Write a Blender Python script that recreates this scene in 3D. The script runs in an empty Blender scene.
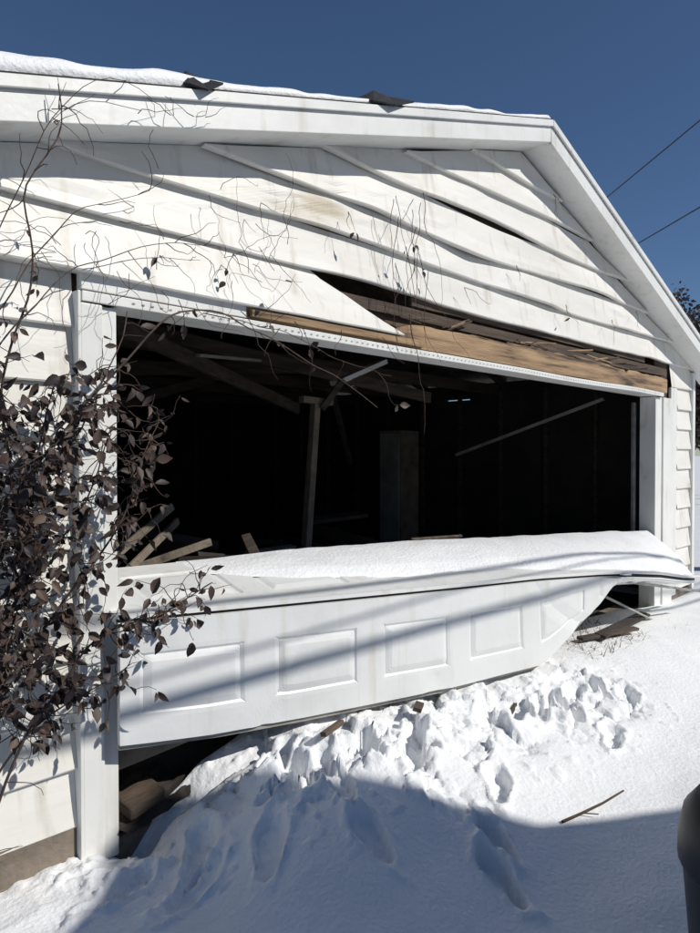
import bpy, bmesh, math, random
import numpy as np
from mathutils import Vector, Matrix
random.seed(7); rng=np.random.default_rng(5)
sc=bpy.context.scene
col=sc.collection

# ---------------------------------------------------------------- materials
def mat(name,c1,c2=None,scale=6,rough=.7,bump=0,bscale=40,c3=None,stretch=(1,1,1),detail=4,lo=.35,hi=.65,metal=0,bdist=.01,streak=0):
    m=bpy.data.materials.new(name); m.use_nodes=True
    nt=m.node_tree; N=nt.nodes; L=nt.links
    b=N['Principled BSDF']; b.inputs['Roughness'].default_value=rough; b.inputs['Metallic'].default_value=metal
    if c2 is None: c2=tuple(v*.85 for v in c1)
    tc=N.new('ShaderNodeTexCoord'); mp=N.new('ShaderNodeMapping'); mp.inputs['Scale'].default_value=stretch
    L.new(tc.outputs['Object'],mp.inputs['Vector'])
    n=N.new('ShaderNodeTexNoise'); n.inputs['Scale'].default_value=scale; n.inputs['Detail'].default_value=detail
    L.new(mp.outputs[0],n.inputs['Vector'])
    r=N.new('ShaderNodeValToRGB'); e=r.color_ramp.elements
    e[0].position=lo; e[0].color=(*c1,1); e[1].position=hi; e[1].color=(*c2,1)
    if c3: x=e.new(min(hi+.10,.99)); x.color=(*c3,1)
    L.new(n.outputs['Fac'],r.inputs['Fac']); out=r.outputs['Color']
    if streak:
        m2=N.new('ShaderNodeMapping'); m2.inputs['Scale'].default_value=(9,9,1.1); L.new(tc.outputs['Object'],m2.inputs['Vector'])
        n3=N.new('ShaderNodeTexNoise'); n3.inputs['Scale'].default_value=1.6; n3.inputs['Detail'].default_value=5; L.new(m2.outputs[0],n3.inputs['Vector'])
        r2=N.new('ShaderNodeValToRGB'); r2.color_ramp.elements[0].position=.56; r2.color_ramp.elements[0].color=(1,1,1,1); r2.color_ramp.elements[1].position=.80
        k=1-streak; r2.color_ramp.elements[1].color=(k,k*.95,k*.87,1); L.new(n3.outputs['Fac'],r2.inputs['Fac'])
        mx=N.new('ShaderNodeMixRGB'); mx.blend_type='MULTIPLY'; mx.inputs[0].default_value=1; L.new(out,mx.inputs[1]); L.new(r2.outputs['Color'],mx.inputs[2]); out=mx.outputs[0]
    L.new(out,b.inputs['Base Color'])
    if bump:
        n2=N.new('ShaderNodeTexNoise'); n2.inputs['Scale'].default_value=bscale; n2.inputs['Detail'].default_value=3
        L.new(mp.outputs[0],n2.inputs['Vector'])
        bp=N.new('ShaderNodeBump'); bp.inputs['Strength'].default_value=bump; bp.inputs['Distance'].default_value=bdist
        L.new(n2.outputs['Fac'],bp.inputs['Height']); L.new(bp.outputs[0],b.inputs['Normal'])
    return m
M={}
M['snow']=mat('snow',(.86,.865,.87),(.80,.815,.835),3,.65,.5,55,bdist=.012)
M['siding']=mat('siding_white',(.77,.755,.71),(.70,.68,.625),1.8,.5,.2,9,c3=(.50,.44,.34),stretch=(.7,1,2.6),lo=.40,hi=.63,detail=6,bdist=.010,streak=.3)
M['trim']=mat('trim_white',(.76,.76,.735),(.69,.69,.66),3,.45,.15,20,c3=(.52,.48,.41),lo=.42,hi=.65,detail=6,streak=.2)
M['door']=mat('door_white',(.76,.77,.765),(.70,.71,.70),2,.4,.2,14,c3=(.56,.55,.52),lo=.42,hi=.66,detail=6,streak=.15)
M['wood']=mat('raw_wood',(.42,.28,.155),(.25,.16,.09),4,.8,.5,30,c3=(.06,.04,.028),stretch=(.45,3,6),lo=.36,hi=.54,detail=8)
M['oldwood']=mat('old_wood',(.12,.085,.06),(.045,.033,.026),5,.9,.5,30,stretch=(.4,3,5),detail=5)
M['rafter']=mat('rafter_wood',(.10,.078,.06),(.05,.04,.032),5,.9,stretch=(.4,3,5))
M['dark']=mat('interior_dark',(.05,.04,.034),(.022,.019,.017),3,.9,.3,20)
M['conc']=mat('concrete',(.24,.20,.155),(.14,.115,.09),7,.9,.8,40,c3=(.06,.048,.038),detail=7)
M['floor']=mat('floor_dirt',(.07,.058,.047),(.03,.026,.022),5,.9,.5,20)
M['shingle']=mat('shingle',(.03,.03,.032),(.015,.015,.016),30,.9,.5,80)
M['black']=mat('black_plastic',(.008,.008,.009),(.012,.012,.013),4,.5)
M['wire']=mat('wire_black',(.01,.01,.01),(.02,.02,.02),4,.6)
M['twig']=mat('twig',(.10,.065,.048),(.045,.03,.025),20,.85)
M['leaf1']=mat('leaf_brown',(.062,.038,.029),(.032,.020,.016),12,.6)
M['leaf2']=mat('leaf_tan',(.11,.07,.048),(.06,.037,.026),12,.6)
M['leaf3']=mat('leaf_purple',(.040,.026,.025),(.022,.014,.014),12,.6)
M['steel']=mat('galv_steel',(.35,.35,.34),(.2,.2,.2),8,.45,metal=.6)
M['grey']=mat('grey_paint',(.36,.36,.33),(.22,.22,.20),5,.6)
M['slot']=mat('slot_grey',(.40,.38,.34),(.25,.24,.21),9,.8)
M['grass']=mat('dead_grass',(.16,.115,.06),(.08,.055,.03),10,.9)
M['brick']=mat('neighbour_wall',(.55,.53,.49),(.48,.46,.42),5,.9)
M['bark']=mat('bark',(.07,.055,.045),(.035,.028,.024),15,.95)
M['hole']=mat('hole_dark',(.01,.01,.01),(.015,.013,.012),4,.9)

def empty(name):
    o=bpy.data.objects.new(name,None); col.objects.link(o); return o
def obj(name,V,Fc,m,parent=None,smooth=False,mats=None,mi=None):
    me=bpy.data.meshes.new(name); me.from_pydata([tuple(map(float,v)) for v in V],[],[tuple(map(int,f)) for f in Fc]); me.update()
    o=bpy.data.objects.new(name,me); col.objects.link(o)
    for k in (mats or [m]): me.materials.append(M[k])
    if mi is not None: me.polygons.foreach_set('material_index',mi)
    if smooth: me.polygons.foreach_set('use_smooth',[True]*len(me.polygons))
    if parent: o.parent=parent
    return o
def bevel(o,w=.004,s=2):
    b=o.modifiers.new('b','BEVEL'); b.width=w; b.segments=s; b.limit_method='ANGLE'; return o
def box(name,x0,x1,y0,y1,z0,z1,m,parent=None,bv=.004):
    V=[(x,y,z) for x in(x0,x1) for y in(y0,y1) for z in(z0,z1)]
    Fc=[(0,1,3,2),(4,6,7,5),(0,4,5,1),(2,3,7,6),(0,2,6,4),(1,5,7,3)]
    o=obj(name,V,Fc,m,parent)
    if bv: bevel(o,bv)
    return o
def beam(name,a,b,w,h,m,parent=None,roll=0,bv=.003):
    a=Vector(a); b=Vector(b); d=(b-a).normalized(); up=Vector((0,0,1))
    if abs(d.z)>.95: up=Vector((0,1,0))
    s=d.cross(up).normalized(); u=s.cross(d).normalized()
    q=Matrix.Rotation(roll,3,d); s=q@s; u=q@u
    V=[]
    for p in(a,b):
        for i,j in((-1,-1),(1,-1),(1,1),(-1,1)): V.append(p+s*i*w/2+u*j*h/2)
    Fc=[(0,3,2,1),(4,5,6,7)]+[(i,(i+1)%4,4+(i+1)%4,4+i) for i in range(4)]
    o=obj(name,V,Fc,m,parent)
    if bv: bevel(o,bv)
    return o
def recalc(o):
    bm=bmesh.new(); bm.from_mesh(o.data); bmesh.ops.recalc_face_normals(bm,faces=bm.faces); bm.to_mesh(o.data); bm.free()
def prism(name,poly,y0,y1,m,parent=None,bv=0):
    n=len(poly); V=[(x,y0,z) for x,z in poly]+[(x,y1,z) for x,z in poly]
    Fc=[tuple(range(n)),tuple(range(2*n-1,n-1,-1))]+[(i,n+i,n+(i+1)%n,(i+1)%n) for i in range(n)]
    o=obj(name,V,Fc,m,parent); recalc(o)
    if bv: bevel(o,bv)
    return o
def curves(name,lines,m,parent=None):
    cu=bpy.data.curves.new(name,'CURVE'); cu.dimensions='3D'; cu.bevel_depth=1; cu.bevel_resolution=1
    for L_ in lines:
        pts,r0,r1=L_
        s=cu.splines.new('POLY'); s.points.add(len(pts)-1)
        for i,p in enumerate(pts):
            s.points[i].co=(*p,1); s.points[i].radius=r0+(r1-r0)*i/max(1,len(pts)-1)
    cu.materials.append(M[m]); o=bpy.data.objects.new(name,cu); col.objects.link(o)
    if parent: o.parent=parent
    return o
def grid(nu,nv):
    return [(i*nv+j,(i+1)*nv+j,(i+1)*nv+j+1,i*nv+j+1) for i in range(nu-1) for j in range(nv-1)]

_lat=rng.random((256,256))
def vn(x,y):
    x=np.asarray(x,float); y=np.asarray(y,float)
    xi=np.floor(x).astype(int); yi=np.floor(y).astype(int); fx=x-xi; fy=y-yi
    fx=fx*fx*(3-2*fx); fy=fy*fy*(3-2*fy)
    g=lambda a,b:_lat[a%256,b%256]
    return (g(xi,yi)*(1-fx)+g(xi+1,yi)*fx)*(1-fy)+(g(xi,yi+1)*(1-fx)+g(xi+1,yi+1)*fx)*fy
def fbm(x,y,o=4):
    s=0;a=1;t=0
    for k in range(o): s=s+a*vn(x*2**k+17*k,y*2**k+31*k); t+=a; a*=.5
    return s/t

# ---------------------------------------------------------------- snow ground
def axis(lo,hi,step,far,g=1.22):
    a=list(np.arange(lo,hi,step)); s=step; p=a[-1]
    up=[]
    while p<far: s*=g; p+=s; up.append(p)
    s=step;p=a[0];dn=[]
    while p>-far: s*=g;p-=s;dn.append(p)
    return np.array(dn[::-1]+a+up)
X=axis(-.9,4.0,.011,900); Y=axis(-1.9,.12,.010,900)
GX,GY=np.meshgrid(X,Y,indexing='ij')
def sm(e0,e1,x):
    t=np.clip((x-e0)/(e1-e0),0,1); return t*t*(3-2*t)
def segd(px,py,pts):
    d=np.full(px.shape,9.)
    for (ax,ay),(bx,by) in zip(pts[:-1],pts[1:]):
        t=np.clip(((px-ax)*(bx-ax)+(py-ay)*(by-ay))/((bx-ax)**2+(by-ay)**2),0,1)
        d=np.minimum(d,np.hypot(px-ax-t*(bx-ax),py-ay-t*(by-ay)))
    return d
# voronoi slabs of broken crust
SP=np.stack([rng.uniform(.2,3.2,170),rng.uniform(-1.25,-.1,170)],1); SH=rng.normal(0,1,170); ST1=rng.normal(0,1,170); ST2=rng.normal(0,1,170)
def slabs(x,y):
    sh=x.shape; xf=x.ravel(); yf=y.ravel(); m=(xf>.1)&(xf<3.3)&(yf>-1.4)&(yf<0)
    res=np.zeros(xf.shape); crk=np.zeros(xf.shape)
    xs_,ys_=xf[m],yf[m]
    xs_=xs_+.035*(vn(xs_*14,ys_*14)-.5)*2+.02*(vn(xs_*35,ys_*35)-.5); ys_=ys_+.035*(vn(xs_*14+9,ys_*14+3)-.5)*2
    b1=np.full(xs_.shape,9.); b2=b1.copy(); idx=np.zeros(xs_.shape,int)
    for k,(a,b) in enumerate(SP):
        d=np.hypot(xs_-a,(ys_-b)*1.25)
        n=d<b1; b2=np.where(n,b1,np.minimum(b2,d)); idx=np.where(n,k,idx); b1=np.where(n,d,b1)
    res[m]=SH[idx]*.018+ST1[idx]*.10*(xs_-SP[idx,0])+ST2[idx]*.10*(ys_-SP[idx,1]); crk[m]=-.022*(1-sm(.0,.02,b2-b1))
    return res.reshape(sh),crk.reshape(sh)
def height(x,y):
    near=1-sm(8,20,np.hypot(x-2,y+1))
    hp=np.interp(x,[-.8,-.1,.08,.25,.5,.9,1.85,2.65,3.5,4.5,5.6,7],[0,.0,.0,.07,.20,.32,.29,.27,.21,.15,.06,.04])
    h=hp*sm(-1.5,-.3,y)
    h=h+(fbm(x*.9,y*.9,3)-.5)*.09*near+(fbm(x*4,y*4,3)-.5)*.018*near+.02
    d=segd(x,y,[(.35,-.2),(.75,-.36),(1.2,-.5),(1.9,-.62),(2.6,-.82)])
    d2=segd(x,y,[(1.1,-.5),(1.0,-.8)])
    wv=(vn(x*6,y*6)-.5)
    tr=np.maximum(1-sm(.14,.32,d+wv*.25),.8*(1-sm(.05,.24,d2+wv*.2)))
    edge=1-sm(.0,.32,segd(x,y,[(-.45,-.22),(.0,-.2),(.25,-.25),(.5,-.3)])+wv*.1)
    tr=tr*near
    chunk=np.abs(fbm(x*6,y*6,2)-.5)*2
    cmask=sm(.35,.6,vn(x*3.3,y*3.3))
    cr2=(sm(.58,.75,vn(x*26,y*26))*.016+sm(.6,.8,vn(x*48+9,y*48))*.007)*cmask
    sl_,ck=slabs(x,y)
    h=h+tr*((.5-chunk)*.025+sl_+ck+(fbm(x*9,y*9,3)-.5)*.03+cr2-.03)
    h=h+edge*(cr2+(.5-chunk)*.02)
    h=h+near*(1-sm(.3,.7,d))*sm(.80,.9,vn(x*30+3,y*30))*.012
    return h
H=height(GX,GY)
fps=[]
for i in range(15):
    t=rng.random(); bx=np.interp(t,[0,.3,.6,1],[.6,1.2,1.9,2.7]); by=np.interp(t,[0,.3,.6,1],[-.42,-.58,-.68,-.90])
    fps.append((bx+rng.normal()*.12,by+rng.normal()*.10,rng.normal()*.8+.6,.03+.05*rng.random()))
fps+=[(1.02,-1.12,1.25,.075),(.88,-1.22,1.15,.08),(1.3,-.95,.6,.05),(.35,-.62,.8,.03),(.12,-.5,.3,.035),(.62,-.85,1.3,.045),(-.05,-.33,.2,.04),(.22,-.38,.7,.04),(2.2,-1.05,.4,.05),(2.45,-.72,.2,.06),(2.75,-.9,.5,.05),(.7,-.62,1.2,.05),(1.25,-.55,.4,.11),(1.0,-.48,.9,.12),(1.75,-.6,.3,.10),(2.1,-.72,.5,.08)]
for fx,fy,an,dp in fps:
    c,s=math.cos(an),math.sin(an); u=(GX-fx)*c+(GY-fy)*s; v=-(GX-fx)*s+(GY-fy)*c
    wob=1+.45*(vn(GX*16+fx*9,GY*16)-.5)+.15*(vn(GX*45,GY*45)-.5)
    r=np.sqrt((u/.125)**2+(v/(.048+.01*np.sin(u*22)))**2)*wob
    H=H-dp*(1-sm(.8,1.05,r))*(1+.3*(vn(GX*40,GY*40)-.5))+.014*np.exp(-((r-1.25)/.2)**2)*(.4+1.2*vn(GX*22,GY*22))
ins=sm(-.01,.10,GY)*sm(-.05,.1,GX+.3)*(1-sm(6.4,6.5,GX))*(GY<7.3)
H=H*(1-ins)-.06*ins
scoop=np.exp(-(((GX-.14)/.11)**2+((GY+.02)/.16)**2)); H=H-.10*scoop
ground=obj('snow_ground',np.stack([GX.ravel(),GY.ravel(),H.ravel()],1),grid(len(X),len(Y)),'snow',smooth=True)
def gz(x,y):
    i=np.clip(np.searchsorted(X,x),0,len(X)-1); j=np.clip(np.searchsorted(Y,y),0,len(Y)-1); return float(H[i,j])

# ---------------------------------------------------------------- garage
G=empty('collapsed_garage')
AX=3.12; AZ=3.715; SL=.303; SR=.353; FH=.13
def zt(x): return AZ-(SL*(AX-x) if x<AX else SR*(x-AX))
XL,XR=-.5,6.6; EL,ER=-.75,6.95; DEP=7.0
prism('rake_fascia_left',[(EL,zt(EL)-FH),(AX,AZ-FH),(AX,AZ),(EL,zt(EL))],-.22,-.2,'trim',G,.003)
prism('rake_fascia_right',[(AX+.002,AZ-FH-.01),(ER,zt(ER)-FH-.01),(ER,zt(ER)),(AX+.002,AZ)],-.223,-.2,'trim',G,.003)
prism('drip_left',[(EL,zt(EL)-.03),(AX,AZ-.03),(AX,AZ+.012),(EL,zt(EL)+.012)],-.238,-.2235,'trim',G,.003)
prism('drip_right',[(AX+.002,AZ-.03),(ER,zt(ER)-.03),(ER,zt(ER)+.012),(AX+.002,AZ+.012)],-.24,-.226,'trim',G,.003)
prism('soffit_left',[(EL,zt(EL)-FH+.002),(AX,AZ-FH+.002),(AX,AZ-FH+.012),(EL,zt(EL)-FH+.012)],-.2,.0,'trim',G)
prism('soffit_right',[(AX+.002,AZ-FH+.002),(ER,zt(ER)-FH+.002),(ER,zt(ER)-FH+.012),(AX+.002,AZ-FH+.012)],-.2,.0,'trim',G)
for side in (0,1):
    ya=-.199; k=0
    while ya<DEP+.2:
        yb=min(ya+.28,DEP+.2); gap=.004
        if side==0: pl=[(EL,zt(EL)-.015),(AX,AZ-.015),(AX,AZ+.01),(EL,zt(EL)+.01)]
        else: pl=[(AX+.001,AZ-.015),(ER,zt(ER)-.015),(ER,zt(ER)+.01),(AX+.001,AZ+.01)]
        prism('roof_board_%d_%d'%(side,k),pl,ya,yb-gap,'rafter',G); ya=yb; k+=1
prism('shingles_front',[(EL,zt(EL)+.013),(AX,AZ+.013),(ER,zt(ER)+.013),(ER,zt(ER)+.022),(AX,AZ+.022),(EL,zt(EL)+.022)],-.225,DEP+.22,'shingle',G)
xs=np.concatenate([np.linspace(EL-.02,AX,150),np.linspace(AX,ER+.02,60)[1:]])
V=[];nv=14
for x in xs:
    th=np.interp(x,[-.8,-.3,.2,.5,1.0,1.4,2.2,3.12,3.4,7],[.11,.095,.085,.055,.06,.04,.055,.045,.012,.008])
    th*=.5+1.0*float(fbm(x*2.6,3.3,3)); z=zt(x)+.024
    fr=-.215+.06*float(fbm(x*3,8.1,3))
    pr=[(fr+.01,0),(fr-.008,.25),(fr-.004,.6),(fr+.015,.85),(fr+.05,1),(fr+.15,1.15+.3*float(vn(x*2,1)))]+[(fr+.4+.95*k,1.4+.5*float(vn(x*1.5,k*1.3))) for k in range(8)]
    for y,q in pr: V.append((x,min(y,DEP+.2),z+th*q))
obj('roof_snow',V,grid(len(xs),nv),'snow',G,smooth=True)
for k,(x,w) in enumerate([(.36,.15),(1.47,.30)]):
    z=zt(x)+.03; s=SL
    V=[(x-w/2,-.24,z-.0-s*w/2),(x-w*.1,-.275,z-.035),(x+w/2,-.25,z+.01+s*w/2),(x+w*.4,-.1,z+.085+s*w*.4),(x-w*.05,-.12,z+.095),(x-w*.4,-.1,z+.06-s*w*.4)]
    o=obj('shingle_flap_%d'%k,V,[(0,1,4,5),(1,2,3,4)],'shingle',G); so=o.modifiers.new('s','SOLIDIFY'); so.thickness=.008
def clipx(z): return max(XL,AX-(AZ-FH-z)/SL), min(XR,AX+(AZ-FH-z)/SR)
zc=2.44; a,b=clipx(zc)
zl=zt(XL)-FH; zr=zt(XR)-FH
prism('sheathing_gable',[(XL,zc),(b,zc),(AX,AZ-FH),(XL,zl)] if zl>zc else [(a,zc),(b,zc),(AX,AZ-FH)],.022,.04,'oldwood',G)
prism('sheathing_left',[(XL,.16),(-.02,.16),(-.02,2.2),(.0,2.42),(XL,min(zl,2.438))],.013,.10,'oldwood',G)
prism('sheathing_right',[(5.62,.1),(XR,.1),(XR,zr),(5.62,2.42)],.013,.10,'oldwood',G)
box('foundation_left',XL,-.065,-.03,.12,-.2,.17,'conc',G,.008)
box('foundation_right',5.98,XR,-.02,.12,-.2,.12,'conc',G,.008)
box('slab_edge',.1,5.53,.0,.35,-.2,.03,'conc',G,.01)
def bmp(x,c,w): 
    t=(x-c)/w; return math.exp(-t*t)
def board(name,z0,z1,x0,x1,amp=.006,lip=.03,seed=0,tear=None,bot=None,top=None,shade_inset=0):
    nu=max(4,int((x1-x0)/.05)); V=[]
    rows=[(-.003,0,.0),(-lip+.004,0,-.002),(-lip,0.0,.004),(-lip*.8,.2,0),(-lip*.6,.4,0),(-lip*.45,.6,0),(-lip*.3,.8,0),(-.008,1,0)]
    for i in range(nu+1):
        for (yy,v,dz) in rows:
            z=z0+(z1-z0)*v; cl,cr=clipx(z); a=max(x0,cl); b=min(x1,cr-shade_inset)
            if tear: b=min(b,tear[0]+(tear[1]-tear[0])*v**.8+.07*float(vn(v*7,seed)))
            x=a+(b-a)*i/nu
            w=(float(fbm(x*1.1+seed*7.1,seed*3.3,3))-.5)*2
            w2=(float(fbm(x*2.2+seed*3.1,v*1.5+seed*1.3,3))-.5)*2
            yo=-abs(w)*amp*2*(1-v)-max(0,w2)*amp*.9*math.sin(math.pi*min(1,v+.05))
            zo=w*amp*.9*(1-v)
            if bot: zo+=bot(x)*(1-v)
            if top: zo+=top(x)*v
            V.append((x,yy+yo,z+dz+zo))
    return obj(name,V,grid(nu+1,len(rows)),'siding',G,smooth=False)
zs=[2.39,2.585,2.785,2.985,3.19,3.385,3.575]
bots=[lambda x:-.014*bmp(x,3,1.5)+.015*bmp(x,1.6,.4),lambda x:.022*bmp(x,1.4,.8)-.016*bmp(x,4,.9),lambda x:-.03*bmp(x,2.6,.7)+.018*bmp(x,4.4,.6),lambda x:.028*bmp(x,2.75,.6)+.018*bmp(x,1.1,.4),lambda x:.020*bmp(x,3.6,.6)-.02*bmp(x,2,.5),lambda x:-.018*bmp(x,3.3,.5)]
tops=[lambda x:-.0*x,lambda x:-.025*bmp(x,2.0,.5),lambda x:-.032*bmp(x,2.75,.7),lambda x:-.02*bmp(x,4.0,.5),lambda x:0,lambda x:0]
for k in range(6):
    board('siding_gable_%d'%k,zs[k],zs[k+1]+.022,XL,XR,amp=[.016,.024,.022,.018,.014,.010][k],seed=k+1,bot=bots[k],top=tops[k],lip=.040,shade_inset=[0,.05,.09,.04,.08,.05][k])  # short right ends bare dark sheathing, standing in for the rake's zigzag shadow
board('siding_torn',2.15,2.41,XL,1.80,amp=.014,seed=11,tear=(1.74,1.04),lip=.078)
zz=[.15,.36,.56,.76,.96,1.16,1.36,1.56,1.76,1.96,2.17]
for k in range(10):
    board('siding_left_%d'%k,zz[k],zz[k+1]+.022,XL,-.063,amp=.004,seed=20+k)
    board('siding_right_%d'%k,zz[k],zz[k+1]+.022,6.12,XR-.06,amp=.004,seed=40+k)
board('siding_right_top',2.17,2.41,5.95,XR-.06,amp=.008,seed=55)
box('corner_post_right',XR-.06,XR+.01,-.045,.1,.1,zr,'trim',G)
box('door_casing_left',-.05,.035,-.055,.0,-.02,2.05,'trim',G,.006)
box('door_casing_left_inner',.0352,.1,-.035,.12,-.02,2.05,'trim',G,.006)
box('door_stop_left',-.062,-.0502,-.06,.0,-.02,2.09,'trim',G,.003)
box('door_casing_right',5.54,5.70,-.03,.12,.0,2.05,'trim',G,.006)
box('door_casing_right_b',5.702,5.95,-.045,.0,.02,2.05,'trim',G,.006)
box('door_casing_right_c',5.952,6.12,-.028,.0,.1,2.165,'trim',G,.006)
def bar(name,x0,x1,y0,y1,z0,z1,m,amp=.01,seg=.25,seed=0,bv=.003,top=None):
    n=max(3,int((x1-x0)/seg)); V=[]
    for i in range(n+1):
        x=x0+(x1-x0)*i/n; d=(float(fbm(x*.8+seed*5,seed*2.7,2))-.5)*2*amp; e=(float(fbm(x*1.7+seed*3,seed*4.7,2))-.5)*2*amp*.6
        zz1=top(x) if top else z1
        V+=[(x,y0+e,z0+d),(x,y1+e,z0+d),(x,y1+e,zz1+d),(x,y0+e,zz1+d)]
    Fc=[(0,3,2,1),(4*n,4*n+1,4*n+2,4*n+3)]
    for i in range(n):
        for k in range(4): Fc.append((4*i+k,4*i+(k+1)%4,4*i+4+(k+1)%4,4*i+4+k))
    o=obj(name,V,Fc,m,G); recalc(o)
    if bv: bevel(o,bv)
    return o
bar('header_trim_strip',-.045,5.66,-.06,-.045,2.053,2.09,'trim',.008,seed=3)
bar('header_trim_return',.1,5.54,-.044,.11,2.055,2.063,'trim',.0,seed=3)
bar('header_casing_left',-.045,.70,-.052,-.012,2.098,2.17,'trim',.003,seed=4)
wt=lambda x: np.interp(x,[.68,1.6,1.72,1.85,3.2,5.8],[2.15,2.155,2.19,2.225,2.245,2.235])+.03*(float(fbm(x*5,2.2,4))-.5)+(-.02 if float(vn(x*3.1,7.7))>.72 else 0)
bar('header_board',.68,5.8,-.042,.0,2.098,2.25,'wood',.006,seed=5,seg=.03,bv=0,top=wt)
bar('header_splinter',.72,1.95,-.066,-.044,2.107,2.142,'wood',.006,seed=6,seg=.1)
bar('header_beam_back',.1,5.6,.03,.12,2.07,2.30,'oldwood',.004,seed=7)
bar('rotten_lath_a',1.2,5.7,.0,.028,2.27,2.33,'oldwood',.02,seed=8,seg=.12,bv=0)
bar('rotten_lath_b',1.9,5.3,-.012,.01,2.34,2.385,'oldwood',.018,seed=9,seg=.12,bv=0)
bar('rotten_lath_c',3.2,5.8,-.03,-.005,2.255,2.295,'oldwood',.02,seed=12,seg=.12,bv=0)
for k in range(22):
    x=random.uniform(1.7,5.4); beam('splinter_%d'%k,(x,-.02,2.24+random.uniform(0,.05)),(x+random.uniform(.1,.5),-.04,2.25+random.uniform(-.02,.10)),.01,random.uniform(.006,.022),'oldwood' if k%3 else 'wood',G,random.random())
V=[];Fc=[]
for i in range(135):
    x=.15+i*.04; z=2.0715+(float(fbm(x*.8+15,8.1,2))-.5)*2*.008; y=-.0602+(float(fbm(x*1.7+9,14.1,2))-.5)*2*.0048
    k=len(V); V+=[(x,y-.0025,z-.003),(x+.012,y-.0025,z-.003),(x+.012,y-.0025,z+.003),(x,y-.0025,z+.003)]; Fc.append((k,k+1,k+2,k+3))
obj('nail_slots',V,Fc,'slot',G)
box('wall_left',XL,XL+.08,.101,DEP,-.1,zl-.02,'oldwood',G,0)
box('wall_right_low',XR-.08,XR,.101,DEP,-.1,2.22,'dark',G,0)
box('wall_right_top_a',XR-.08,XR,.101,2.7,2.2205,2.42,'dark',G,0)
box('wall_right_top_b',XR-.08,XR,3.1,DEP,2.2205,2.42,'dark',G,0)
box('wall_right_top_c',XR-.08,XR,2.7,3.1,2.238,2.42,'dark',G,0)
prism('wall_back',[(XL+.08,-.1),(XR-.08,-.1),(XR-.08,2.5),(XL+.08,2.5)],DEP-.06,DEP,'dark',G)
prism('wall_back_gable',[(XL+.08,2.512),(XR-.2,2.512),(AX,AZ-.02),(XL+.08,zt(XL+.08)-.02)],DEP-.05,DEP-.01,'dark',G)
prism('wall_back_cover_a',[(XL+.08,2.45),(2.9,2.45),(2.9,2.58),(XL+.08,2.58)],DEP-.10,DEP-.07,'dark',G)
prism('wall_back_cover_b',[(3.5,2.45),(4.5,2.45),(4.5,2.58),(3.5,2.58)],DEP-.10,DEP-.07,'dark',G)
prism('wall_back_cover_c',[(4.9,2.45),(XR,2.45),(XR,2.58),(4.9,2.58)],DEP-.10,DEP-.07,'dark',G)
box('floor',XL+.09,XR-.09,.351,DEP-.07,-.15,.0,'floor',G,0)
for k in range(11):
    y=.35+k*.62
    for nm,xa,xb in (('l',EL+.3,AX),('r',AX,ER-.38)):
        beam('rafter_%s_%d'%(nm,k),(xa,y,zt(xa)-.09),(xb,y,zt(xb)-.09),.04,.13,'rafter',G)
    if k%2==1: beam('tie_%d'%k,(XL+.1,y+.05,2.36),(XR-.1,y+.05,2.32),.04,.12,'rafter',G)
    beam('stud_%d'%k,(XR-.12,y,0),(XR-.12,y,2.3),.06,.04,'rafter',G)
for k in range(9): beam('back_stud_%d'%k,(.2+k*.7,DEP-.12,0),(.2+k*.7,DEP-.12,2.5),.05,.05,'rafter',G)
beam('fallen_rafter_a',(.6,2.2,2.5),(4.2,1.6,2.05),.04,.10,'rafter',G)
beam('fallen_rafter_b',(1.2,3.3,2.2),(6.2,2.3,2.6),.04,.12,'rafter',G)
beam('fallen_rafter_c',(3.6,2.6,2.9),(5.2,3.6,1.4),.04,.10,'rafter',G)
beam('fallen_rafter_d',(.3,1.0,2.3),(3.4,2.6,1.95),.04,.10,'rafter',G)
beam('fallen_rafter_e',(1.0,3.0,1.7),(3.9,4.2,2.5),.04,.10,'rafter',G)
beam('leaning_prop',(2.42,1.5,0),(2.59,1.5,1.9),.06,.06,'conc',G)
beam('prop_cap',(2.44,1.5,1.93),(2.76,1.5,1.92),.06,.05,'conc',G)
beam('prop_brace',(2.62,1.46,1.86),(2.8,1.4,2.1),.03,.05,'rafter',G)
beam('light_fixture',(2.8,1.5,2.08),(3.4,1.5,2.31),.10,.04,'trim',G)
beam('ceiling_pipe',(1.3,1.2,2.12),(2.2,1.7,2.22),.03,.02,'grey',G)
beam('door_track_diagonal',(5.6,.5,2.06),(5.35,2.1,1.5),.05,.03,'grey',G)
beam('door_track_vertical',(5.50,.16,.3),(5.50,.16,2.0),.05,.03,'steel',G)
beam('door_track_left',(.17,.2,1.0),(.17,.2,2.0),.04,.03,'steel',G)
box('cabinet',5.35,5.7,2.9,3.25,0,1.80,'conc',G,.01)
box('cabinet_door',5.335,5.349,2.92,3.23,.1,1.76,'grey',G,.004)
for k in range(60):
    x=random.uniform(.9,4.0); y=random.uniform(.6,3.0); z=random.uniform(.15,.95)*(.6+.4*math.sin(x*1.3)**2); L_=random.uniform(.4,1.6); an=random.uniform(-1.2,1.2); ti=random.uniform(-.3,.3)
    d=Vector((math.cos(an)*math.cos(ti),math.sin(an)*math.cos(ti),math.sin(ti)))*L_/2
    beam('plank_%d'%k,Vector((x,y,z))-d,Vector((x,y,z))+d,random.uniform(.05,.22),random.uniform(.015,.08),random.choice(['oldwood','rafter','dark','floor','rafter','grey' if k%4==1 else 'dark']),G,random.uniform(0,3))
for k,(a,b) in enumerate([((.55,1.0,.9),(1.05,1.1,1.2)),((.6,.9,.85),(1.15,1.2,1.1)),((.5,1.1,.8),(1.25,1.0,.98))]):
    beam('leaning_board_%d'%k,a,b,.02,.045,'conc',G)
V=[];n=40
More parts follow.
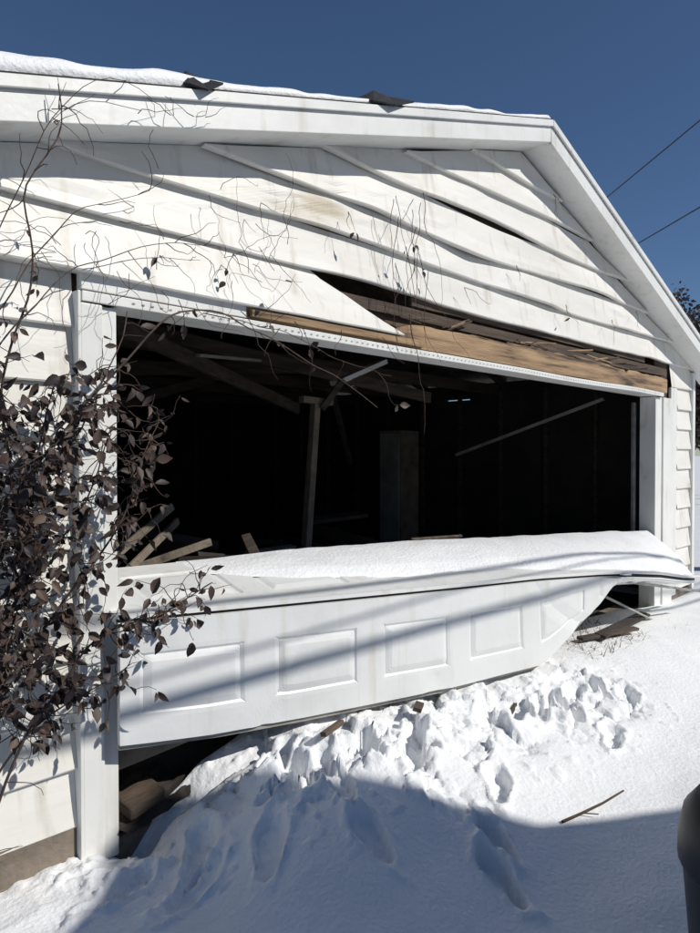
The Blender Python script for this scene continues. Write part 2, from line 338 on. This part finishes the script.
for i in range(n):
    for j in range(n):
        x=.6+5.2*i/(n-1); y=.6+3*j/(n-1)
        e=min(1,min(i,n-1-i,j,n-1-j)/6)
        V.append((x,y,e*(.15+.9*float(fbm(x*2.1,y*2.1,4))*float(vn(x*1.1+4,y*1.2)))+.0))
obj('junk_pile',V,grid(n,n),'floor',G)

# ---------------------------------------------------------------- collapsed overhead door
D=empty('collapsed_garage_door')
ux=np.array([.06,1.0,1.8,2.44,3.0,3.35,3.9,4.6,5.32])
fy=np.array([-.10,-.262,-.395,-.50,-.60,-.655,-.66,-.58,-.45])
fz=np.array([.905,.862,.825,.80,.765,.735,.66,.54,.43])
def front(x): return Vector((x,np.interp(x,ux,fy),np.interp(x,ux,fz)))
bx=np.array([.06,.41,.85,1.67,2.40,2.52,3.02,3.3,3.6,4.2,5.32])
by_=np.array([-.10,-.17,-.245,-.385,-.505,-.52,-.585,-.58,-.42,-.1,.05])
bz=np.array([.435,.395,.362,.318,.305,.335,.570,.695,.62,.50,.36])
def bot(x): return Vector((x,np.interp(x,bx,by_),np.interp(x,bx,bz)))
rx=np.array([.1,2,4,5.49]); ry=np.array([.37,.30,.12,.0]); rz=np.array([1.015,.955,.86,.775])
def rear(x): return Vector((np.interp(x,[.06,5.32],[.1,5.49]),np.interp(x,rx,ry),np.interp(x,rx,rz)))
def panelprof(u,v,pitch,off,w,v0,v1):
    k=(u-off)%pitch
    if u<off: return 0
    dx=min(k,w-k); dv=min(v-v0,v1-v)*.47
    d=min(dx,dv)
    if d<0: return 0
    if d<.010: return -.008*d/.010
    if d<.018: return -.008
    if d<.050: return -.008+.010*(d-.018)/.032
    return .002
def section(name,A,B,n_u,n_v,off,dent=0):
    V=[]
    for i in range(n_u):
        x=.06+(5.32-.06)*i/(n_u-1); a=A(x); b=B(x)
        t=(A(min(x+.03,5.32))-A(max(x-.03,.06))).normalized(); nn=(b-a).cross(t).normalized()
        if nn.y>0 and abs(nn.y)>abs(nn.z)*.6: nn=-nn
        elif abs(nn.z)>=abs(nn.y) and nn.z<0: nn=-nn
        for j in range(n_v):
            v=j/(n_v-1); p=a+(b-a)*v
            w=.012*(float(fbm(x*1.3,v*1.3+off*9,3))-.5)*2
            cr=0
            if dent:
                cr=-dent*max(0,1-abs((x-2.62)-.45*(v-.5))/.10)*(.4+.6*v)-dent*.8*max(0,1-abs((x-.78)+.3*(v-.5))/.05)*(.2+.5*v)-dent*.8*max(0,1-math.hypot((x-1.62)/.12,(v-.85)/.2))
            V.append(p+nn*(panelprof(x-.06,v,.575,off,.43,.24,.78)+w+cr))
    o=obj(name,V,grid(n_u,n_v),'door',D,smooth=False); recalc(o)
    return o
s1=section('lower_section',lambda x:front(x)-Vector((0,0,.022)),bot,480,56,.07,.013)
s2=section('upper_section',front,rear,420,56,.17)
for s in (s1,s2):
    so=s.modifiers.new('s','SOLIDIFY'); so.thickness=.03; so.offset=-1
def railline(name,fn,m,dx0=.06,dx1=5.32,n=60,off=(0,0,0),h=.012,w=.02):
    V=[];pts=[fn(dx0+(dx1-dx0)*i/(n-1))+Vector(off) for i in range(n)]
    for p in pts: V+=[p+Vector((0,-w/2,-h/2)),p+Vector((0,w/2,-h/2)),p+Vector((0,w/2,h/2)),p+Vector((0,-w/2,h/2))]
    Fc=[(0,3,2,1),(4*n-4,4*n-3,4*n-2,4*n-1)]
    for i in range(n-1):
        for k in range(4): Fc.append((4*i+k,4*i+(k+1)%4,4*i+4+(k+1)%4,4*i+4+k))
    return obj(name,V,Fc,m,D)
railline('upper_section_edge',front,'door',off=(0,-.008,.0),h=.018,w=.016)
railline('lower_section_edge',front,'door',off=(0,-.006,-.036),h=.010,w=.016)
railline('joint_gap_shade',front,'hole',off=(0,.002,-.019),h=.02,w=.012)  # black strip painted in for the shade of the gap between sections
railline('bottom_seal',bot,'slot',dx1=3.2,off=(0,0,-.012),h=.02,w=.02)
beam('loose_rail_a',(3.25,-.66,.735),(5.75,-.42,.375),.03,.014,'door',D)
beam('loose_rail_b',(3.2,-.60,.70),(5.2,-.55,.33),.02,.02,'steel',D)
beam('loose_rail_c',(3.6,-.4,.50),(4.6,-.35,.16),.02,.015,'grey',D)
V=[];nu,nv=200,34
for i in range(nu):
    x=.55+(5.33-.55)*i/(nu-1); a=front(x); b=rear(x)
    for j in range(nv):
        v=j/(nv-1)
        v0=float(np.interp(x,[.55,1.0,1.6,2.6,3.2],[.72,.42,.27,.14,.05]))+.08*(float(fbm(x*5,2.2,3))-.5)
        vv=v0+(1.02-v0)*v
        edge=min(1,(v/.16))**.5*min(1,((1-v)/.10))**.5 if 0<v<1 else 0
        endx=min(1,max(0,(5.36-x))/.25)**.5*min(1,(x-.55)/.5)
        th=(.018+.06*float(np.interp(x,[.5,2,4,5,5.3],[.3,.7,1.2,1.5,1.2]))*math.sin(math.pi*min(1,v*.9+.1))+.035*(float(fbm(x*2.6,v*1.8,4))-.5))
        p=a+(b-a)*vv; V.append((p.x,p.y,p.z-.004+th*edge*max(0,endx)))
obj('door_snow',V,grid(nu,nv),'snow',D,smooth=True)

# ---------------------------------------------------------------- debris in snow
DB=empty('wood_debris')
for k,(x,y,an,L_,w) in enumerate([(.86,-.42,.2,.14,.03),(1.38,-.47,.5,.08,.04),(2.03,-.6,.3,.2,.02)]):
    z=gz(x,y)-.004; d=Vector((math.cos(an),math.sin(an),.06))*L_/2
    beam('scrap_%d'%k,Vector((x,y,z))-d,Vector((x,y,z))+d,w,.02,'oldwood',DB,random.uniform(-.4,.4))
beam('broken_slab',(.12,.07,.33),(.55,.04,.37),.12,.10,'conc',DB,.15,.012)
V=[];n=24
for i in range(n):
    for j in range(n):
        x=.10+.75*i/(n-1); y=-.06+.42*j/(n-1)
        V.append((x,y,.02+.12*float(fbm(x*7,y*7,4))+.25*(y+.06)+.12*(x-.1)))
obj('dirt_under_door',V,grid(n,n),'floor',DB)
beam('broken_slab_b',(.14,.02,.12),(.30,.03,.15),.12,.06,'oldwood',DB,.2,.012)
beam('flat_board_a',(3.4,-.45,.27),(4.6,-.3,.20),.08,.02,'dark',DB,.2)
beam('flat_board_b',(3.2,-.4,.28),(3.9,-.5,.24),.05,.02,'oldwood',DB,.1)
ST=curves('fallen_stick',[([(1.33,-1.22,gz(1.33,-1.22)+.010),(1.45,-1.24,gz(1.45,-1.24)+.012),(1.6,-1.265,gz(1.6,-1.265)+.012),(1.77,-1.28,gz(1.77,-1.28)+.014)],.006,.004),([(1.45,-1.24,gz(1.45,-1.24)+.014),(1.5,-1.29,gz(1.5,-1.29)+.02)],.003,.002)],'twig')
V=[];Fc=[]
for k in range(420):
    x=random.uniform(3.0,4.8); y=random.uniform(-.6,-.1); z=gz(x,y) if x<4.0 else .1
    an=random.uniform(0,6.28); L_=random.uniform(.04,.12); le=random.uniform(.7,1.4); dx=math.cos(an);dy=math.sin(an)
    p=Vector((x,y,z)); t=p+Vector((dx*L_*math.sin(le),dy*L_*math.sin(le),L_*math.cos(le))); w=Vector((-dy,dx,0))*.003
    i=len(V); V+=[p-w,p+w,t]; Fc.append((i,i+1,i+2))
obj('dead_grass',V,Fc,'grass')

# ---------------------------------------------------------------- vine
VN=empty('dead_vine'); lines=[]; leafpts=[]
def walk(p,d,n,step,droop,jit,r0,r1,leafprob):
    pts=[tuple(p)]; p=Vector(p); d=Vector(d).normalized()
    for i in range(n):
        d=(d+Vector((random.gauss(0,jit),random.gauss(0,jit*.6),random.gauss(0,jit)-droop))).normalized(); p=p+d*step
        if p.y>-.09: p.y=-.09-random.random()*.02; d.y=-abs(d.y)*.3
        if p.y<-.5: d.y=abs(d.y)
        pts.append(tuple(p))
        if random.random()<leafprob: leafpts.append((Vector(p),Vector(d)))
    lines.append((pts,r0,r1)); return pts
def guide(pts,r0,r1):
    out=[]
    P=[Vector(p) for p in pts]
    for a,b in zip(P[:-1],P[1:]):
        n=max(2,int((b-a).length/.05))
        for i in range(n):
            q=a.lerp(b,i/n); out.append(q+Vector((random.gauss(0,.012),random.gauss(0,.01),random.gauss(0,.012))))
    out.append(P[-1])
    for _ in range(2):
        out=[out[0]]+[(out[i-1]+out[i]*2+out[i+1])/4 for i in range(1,len(out)-1)]+[out[-1]]
    lines.append(([tuple(p) for p in out],r0,r1)); return out
gs=[guide([(-.42,-.1,0),(-.38,-.14,.7),(-.30,-.18,1.2),(-.36,-.14,1.7),(-.28,-.2,2.1),(-.33,-.26,2.35),(-.2,-.28,2.55),(-.22,-.27,2.68)],.008,.002),
guide([(-.45,-.12,.2),(-.3,-.22,.65),(-.1,-.26,.9),(.15,-.28,.93),(.34,-.3,1.02)],.006,.002),
guide([(-.4,-.12,.7),(-.2,-.2,1.0),(.0,-.24,1.25),(.13,-.2,1.5),(.2,-.16,1.62)],.006,.002),
guide([(-.4,-.1,1.2),(-.2,-.16,1.55),(.05,-.2,1.85),(.2,-.22,2.03),(.45,-.2,2.06),(.8,-.2,1.97),(1.2,-.17,1.84),(1.45,-.15,1.74)],.005,.0018),
guide([(-.45,-.1,1.7),(-.25,-.15,2.0),(-.1,-.12,2.15),(.2,-.11,2.3),(.5,-.1,2.36)],.003,.001),
guide([(-.42,-.1,.4),(-.3,-.2,.62),(-.12,-.2,.68),(.02,-.18,.72)],.005,.002),
guide([(-.5,-.1,1.0),(-.3,-.22,1.35),(-.15,-.3,1.6),(-.05,-.3,1.85),(.03,-.24,2.0)],.005,.002),
guide([(-.45,-.1,.9),(-.28,-.2,1.15),(-.12,-.25,1.35),(-.02,-.22,1.6)],.005,.002),
guide([(-.45,-.12,1.5),(-.40,-.2,2.1),(-.3,-.28,2.45),(-.15,-.3,2.7),(.0,-.28,2.78),(.12,-.26,2.76)],.003,.001),
guide([(.4,-.2,2.05),(.75,-.2,2.04),(1.1,-.2,1.95),(1.5,-.2,1.9)],.002,.001),
guide([(-.5,-.1,.5),(-.38,-.2,.95),(-.33,-.22,1.3),(-.2,-.2,1.75)],.005,.002),
guide([(-.4,-.1,1.9),(-.1,-.1,2.35),(.2,-.1,2.5)],.003,.001)]
def dens(x,z):
    d=0
    if x<.28 and .62<z<1.85: d=.9
    if x>=.05 and z<1.0: d=.7
    if 1.75<z<2.12 and x<.5: d=.42
    if z>2.1: d=.03
    if x>.5: d=.15
    return d
for gi,g in enumerate(gs):
    for p in g:
        w=dens(p.x,p.z)
        nt=4 if w>.6 else (1 if random.random()<.4 else 0)
        for _ in range(nt):
            n=random.randint(3,9); 
            walk(p,(random.gauss(.15,.7),random.gauss(-.2,.5),random.gauss(.05,.7)),n,random.uniform(.016,.032),.06,.34,.002,.0008,.36*w if w>.1 else w*.4)
for k in range(30):
    x=random.uniform(-.45,.9); z=random.uniform(2.1,2.6)
    walk((x,-.1,z),(random.gauss(0,.7),-.1,random.gauss(.2,.8)),random.randint(6,16),.028,.0,.33,.0014,.0006,.008)
for k in range(10):
    x=random.uniform(-.4,.35)
    walk((x,-.26,zt(x)-.1),(random.gauss(0,.7),-.1,1),random.randint(4,8),.026,.03,.32,.0016,.0006,.0)
for k in range(14):
    x=1.60+random.random()*.30
    walk((x,-.13,2.98-random.random()*.5),(random.gauss(0,.25),-.03,-1),random.randint(8,22),.032,.15,.2,.002,.0008,.02)
walk((1.72,-.14,2.25),(.12,-.05,-1),19,.036,.1,.10,.0028,.001,.03)
for (x,z) in [(.75,2.6),(1.3,2.7),(3.4,3.35),(4.9,2.75),(.6,2.35),(2.9,2.75),(3.6,2.6),(4.4,2.6),(2.3,2.5)]:
    for _ in range(2): walk((x,-.09,z),(random.gauss(0,.6),-.05,-random.random()),random.randint(3,8),.028,.05,.35,.0018,.0007,.04)
for k in range(5):
    x=.3+k*.3; walk((x,-.14,2.1),(random.gauss(.6,.4),-.05,-.5),random.randint(5,12),.03,.06,.3,.0018,.0007,.05)
curves('stems',lines,'twig',VN)
V=[];Fc=[];mi=[]
for p,d in leafpts:
    for _ in range(random.choice([1,1,2])):
        L_=random.uniform(.022,.058); W=L_*random.uniform(.40,.68)
        ax=Vector((random.gauss(0,.7),random.gauss(-.2,.5),random.gauss(-.7,.5))).normalized()
        up=Vector((random.gauss(0,.5),random.gauss(-1,.4),random.gauss(.3,.5))); s=ax.cross(up).normalized(); n=s.cross(ax).normalized()
        cu=random.uniform(-.6,.7); fo=random.uniform(.1,1.1)
        base=len(V); prof=[(0,0),(.15,.62),(.38,1),(.65,.80),(.85,.36),(1,0)]
        st=p+ax*.008; tw=random.uniform(-.5,.5)
        for t,w in prof:
            c=st+ax*L_*t+n*(cu*L_*t*t); s2_=(s+n*tw*t).normalized()
            V+=[c-s2_*W*.5*w+n*fo*W*.5*w, c, c+s2_*W*.5*w+n*fo*W*.5*w*random.uniform(.6,1.2)]
        m_=random.choices([0,1,2],[.5,.2,.3])[0]
        for i in range(5):
            a=base+3*i
            Fc+=[(a,a+1,a+4,a+3),(a+1,a+2,a+5,a+4)]; mi+=[m_,m_]
obj('leaves',V,Fc,None,VN,mats=['leaf1','leaf2','leaf3'],mi=mi,smooth=True)

# ---------------------------------------------------------------- bin at right edge
TB=empty('trash_can'); cx,cy=.735,-2.11; zb=gz(cx,cy)-.05
def lathe(name,prof,m,par,n=40):
    V=[];Fc=[]
    for r,z in prof:
        for k in range(n): a=2*math.pi*k/n; V.append((cx+r*math.cos(a),cy+r*math.sin(a),zb+z))
    for i in range(len(prof)-1):
        for k in range(n): Fc.append((i*n+k,i*n+(k+1)%n,(i+1)*n+(k+1)%n,(i+1)*n+k))
    return obj(name,V,Fc,m,par,smooth=True)
lathe('body',[(0,0),(.19,0),(.2,.02),(.24,.50),(.245,.52)],'black',TB)
lathe('lid',[(.245,.51),(.252,.52),(.25,.58),(.24,.63),(.21,.67),(.12,.70),(.05,.71),(0,.71)],'black',TB)
beam('lid_handle',(cx-.06,cy,zb+.73),(cx+.06,cy,zb+.73),.03,.02,'black',TB)

# ---------------------------------------------------------------- sun
az=math.radians(25); el=math.radians(38)
S=Vector((math.sin(az)*math.cos(el),-math.cos(az)*math.cos(el),math.sin(el)))
NH=empty('neighbour_house')  # unseen house, placed and shaped so its gable casts the foreground shadow
ap=Vector((.32,.0,.10))+S*(5.5/S.z); phi=math.radians(38); d=Vector((math.cos(phi),-math.sin(phi),0)); bk=Vector((-math.sin(phi),-math.cos(phi),0))
W=3.0; ez=ap.z-1.0*W
def P(u,w,z): q=ap+d*u+bk*w; return (q.x,q.y,z)
V=[P(-W+.3,.3,-.1),P(W-.3,.3,-.1),P(W-.3,.3,ez+.1),P(0,.3,ap.z-.15),P(-W+.3,.3,ez+.1)]+[P(-W+.3,8,-.1),P(W-.3,8,-.1),P(W-.3,8,ez+.1),P(0,8,ap.z-.15),P(-W+.3,8,ez+.1)]
obj('walls',V,[(0,1,2,3,4),(9,8,7,6,5),(0,5,6,1),(1,6,7,2),(4,9,5,0)],'brick',NH)
V=[P(-W,0,ez),P(0,0,ap.z),P(W,0,ez),P(-W,8.3,ez),P(0,8.3,ap.z),P(W,8.3,ez)]
o=obj('roof',V,[(0,1,4,3),(1,2,5,4)],'shingle',NH); so=o.modifiers.new('s','SOLIDIFY'); so.thickness=.1
for k,u in enumerate((-1.2,1.2)):
    for nm,e,mm,w0 in (('frame',.08,'trim',.285),('glass',0,'black',.27)):
        V=[P(u-.4-e,w0,1.0-e),P(u+.4+e,w0,1.0-e),P(u+.4+e,w0,2.0+e),P(u-.4-e,w0,2.0+e)]; obj('window_%s_%d'%(nm,k),V,[(0,1,2,3)],mm,NH)
e0=Vector((.90,-1.05,.05))+S*(3.2/S.z); de=Vector((.865,-.50,0)); be=Vector((-.50,-.865,0))  # unseen wing, added to carry the shadow edge on to the right
def Q(u,w,z): q=e0+de*u+be*w; return (q.x,q.y,z)
ze=e0.z
V=[Q(-1,.3,-.1),Q(9,.3,-.1),Q(9,.3,ze),Q(-1,.3,ze),Q(-1,5,-.1),Q(9,5,-.1),Q(9,5,ze),Q(-1,5,ze),Q(9,2.65,ze+.8),Q(-1,2.65,ze+.8)]
obj('caster_wing_walls',V,[(0,1,2,3),(1,5,6,8,2),(0,3,9,7,4),(5,4,7,6)],'brick',NH)
V=[Q(-1.2,0,ze),Q(9.2,0,ze),Q(9.2,2.65,ze+.95),Q(-1.2,2.65,ze+.95),Q(9.2,5.3,ze),Q(-1.2,5.3,ze)]
o=obj('caster_wing_roof',V,[(0,1,2,3),(3,2,4,5)],'shingle',NH); so=o.modifiers.new('s','SOLIDIFY'); so.thickness=.08

PL=empty('power_line')
q1=Vector((.06,-.09,.51))+S*5; q2=Vector((.7,-.15,.90))+S*5.2; q3=Vector((.06,-.09,.60))+S*4.6; dd=Vector((1.015,-.104,0)).normalized()
ls=[([tuple(q1-dd*9),tuple(q1+dd*14)],.022,.022),([tuple(q2-dd*9+Vector((0,0,.25))),tuple(q2+dd*14-Vector((0,0,.4)))],.016,.016),([tuple(q3-dd*9-Vector((0,0,.3))),tuple(q3+dd*14+Vector((0,0,.5)))],.008,.008)]
curves('service_cable',ls,'wire',PL)
P1=Vector((20.2,4.06,11.07)); d1=Vector((3.1,3.94,-.27)).normalized(); P2=Vector((21.2,4.39,8.91)); d2=Vector((2.8,2.86,.16)).normalized()
curves('far_wires',[([tuple(P1-d1*14),tuple(P1+d1*19)],.02,.02),([tuple(P2-d2*14),tuple(P2+d2*19)],.02,.02)],'wire',PL)
for k,q in enumerate([P1+d1*19,P1-d1*14]):
    UP=empty('utility_pole' if k==0 else 'utility_pole.001')
    beam('pole_%d'%k,(q.x,q.y,0),(q.x,q.y,q.z+.8),.26,.26,'bark',UP)
    beam('arm_%d'%k,(q.x-1,q.y,q.z-.1),(q.x+1,q.y,q.z-.1),.1,.12,'bark',UP)

def tree(name,x,y,h,seed,leafy=1):
    r=random.Random(seed); E=empty(name); L=[];tips=[]
    def br(p,d,l,rad,dep):
        pts=[tuple(p)];p=Vector(p);d=Vector(d)
        for i in range(5):
            d=(d+Vector((r.gauss(0,.12),r.gauss(0,.12),r.gauss(.03,.08)))).normalized(); p=p+d*l/5; pts.append(tuple(p))
            if dep>0 and i>0:
                for _ in range(2):
                    a=r.uniform(0,6.28); nd=(d*.7+Vector((math.cos(a),math.sin(a),r.uniform(0,.6)))*.8).normalized()
                    br(p,nd,l*r.uniform(.4,.6),rad*.45,dep-1)
        L.append((pts,rad,rad*.4)); tips.append(Vector(p))
    br((x,y,0),(0,0,1),h*.8,h*.022,3)
    curves('trunk_and_limbs',L,'bark',E)
    V=[];Fc=[]
    for t in tips:
        for _ in range(int(7*leafy)):
            c=t+Vector((r.gauss(0,.2),r.gauss(0,.2),r.gauss(0,.15))); s=r.uniform(.04,.1)
            a=Vector((r.gauss(0,1),r.gauss(0,1),r.gauss(0,1))).normalized()*s; b=a.cross(Vector((r.random(),r.random(),r.random()))).normalized()*s*.6
            i=len(V); V+=[c-a,c+b,c+a,c-b]; Fc.append((i,i+1,i+2,i+3))
    obj('foliage',V,Fc,'leaf1',E)
tree('bare_tree',23.6,4.6,4.9,3,2); tree('bare_tree.001',26,3.6,4.9,8,2); tree('bare_tree.002',24.5,8,5.0,9); tree('bare_tree.003',21,3.4,3.6,12,2)

w=bpy.data.worlds.new('World'); sc.world=w; w.use_nodes=True; nt=w.node_tree
bg=nt.nodes['Background']; sky=nt.nodes.new('ShaderNodeTexSky'); sky.sky_type='NISHITA'; sky.sun_disc=False
sky.sun_elevation=el; sky.sun_rotation=math.atan2(S.x,S.y); sky.altitude=1500; sky.air_density=1.0; sky.dust_density=0; sky.ozone_density=6
nt.links.new(sky.outputs[0],bg.inputs[0]); bg.inputs[1].default_value=.07
sl=bpy.data.lights.new('sun','SUN'); sl.energy=3.8; sl.angle=math.radians(.53); sl.color=(1,.96,.89)
so=bpy.data.objects.new('sun',sl); col.objects.link(so); so.rotation_euler=S.to_track_quat('Z','Y').to_euler()
cam=bpy.data.cameras.new('camera'); co=bpy.data.objects.new('camera',cam); col.objects.link(co)
cam.lens=27.0; cam.sensor_width=36; cam.clip_end=3000; cam.clip_start=.05
co.location=(-1.206,-2.489,1.5); co.rotation_euler=(math.radians(90-.94),0,math.radians(-46.4))
sc.camera=co
sc.view_settings.view_transform='Standard'; sc.view_settings.look='None'; sc.view_settings.exposure=0
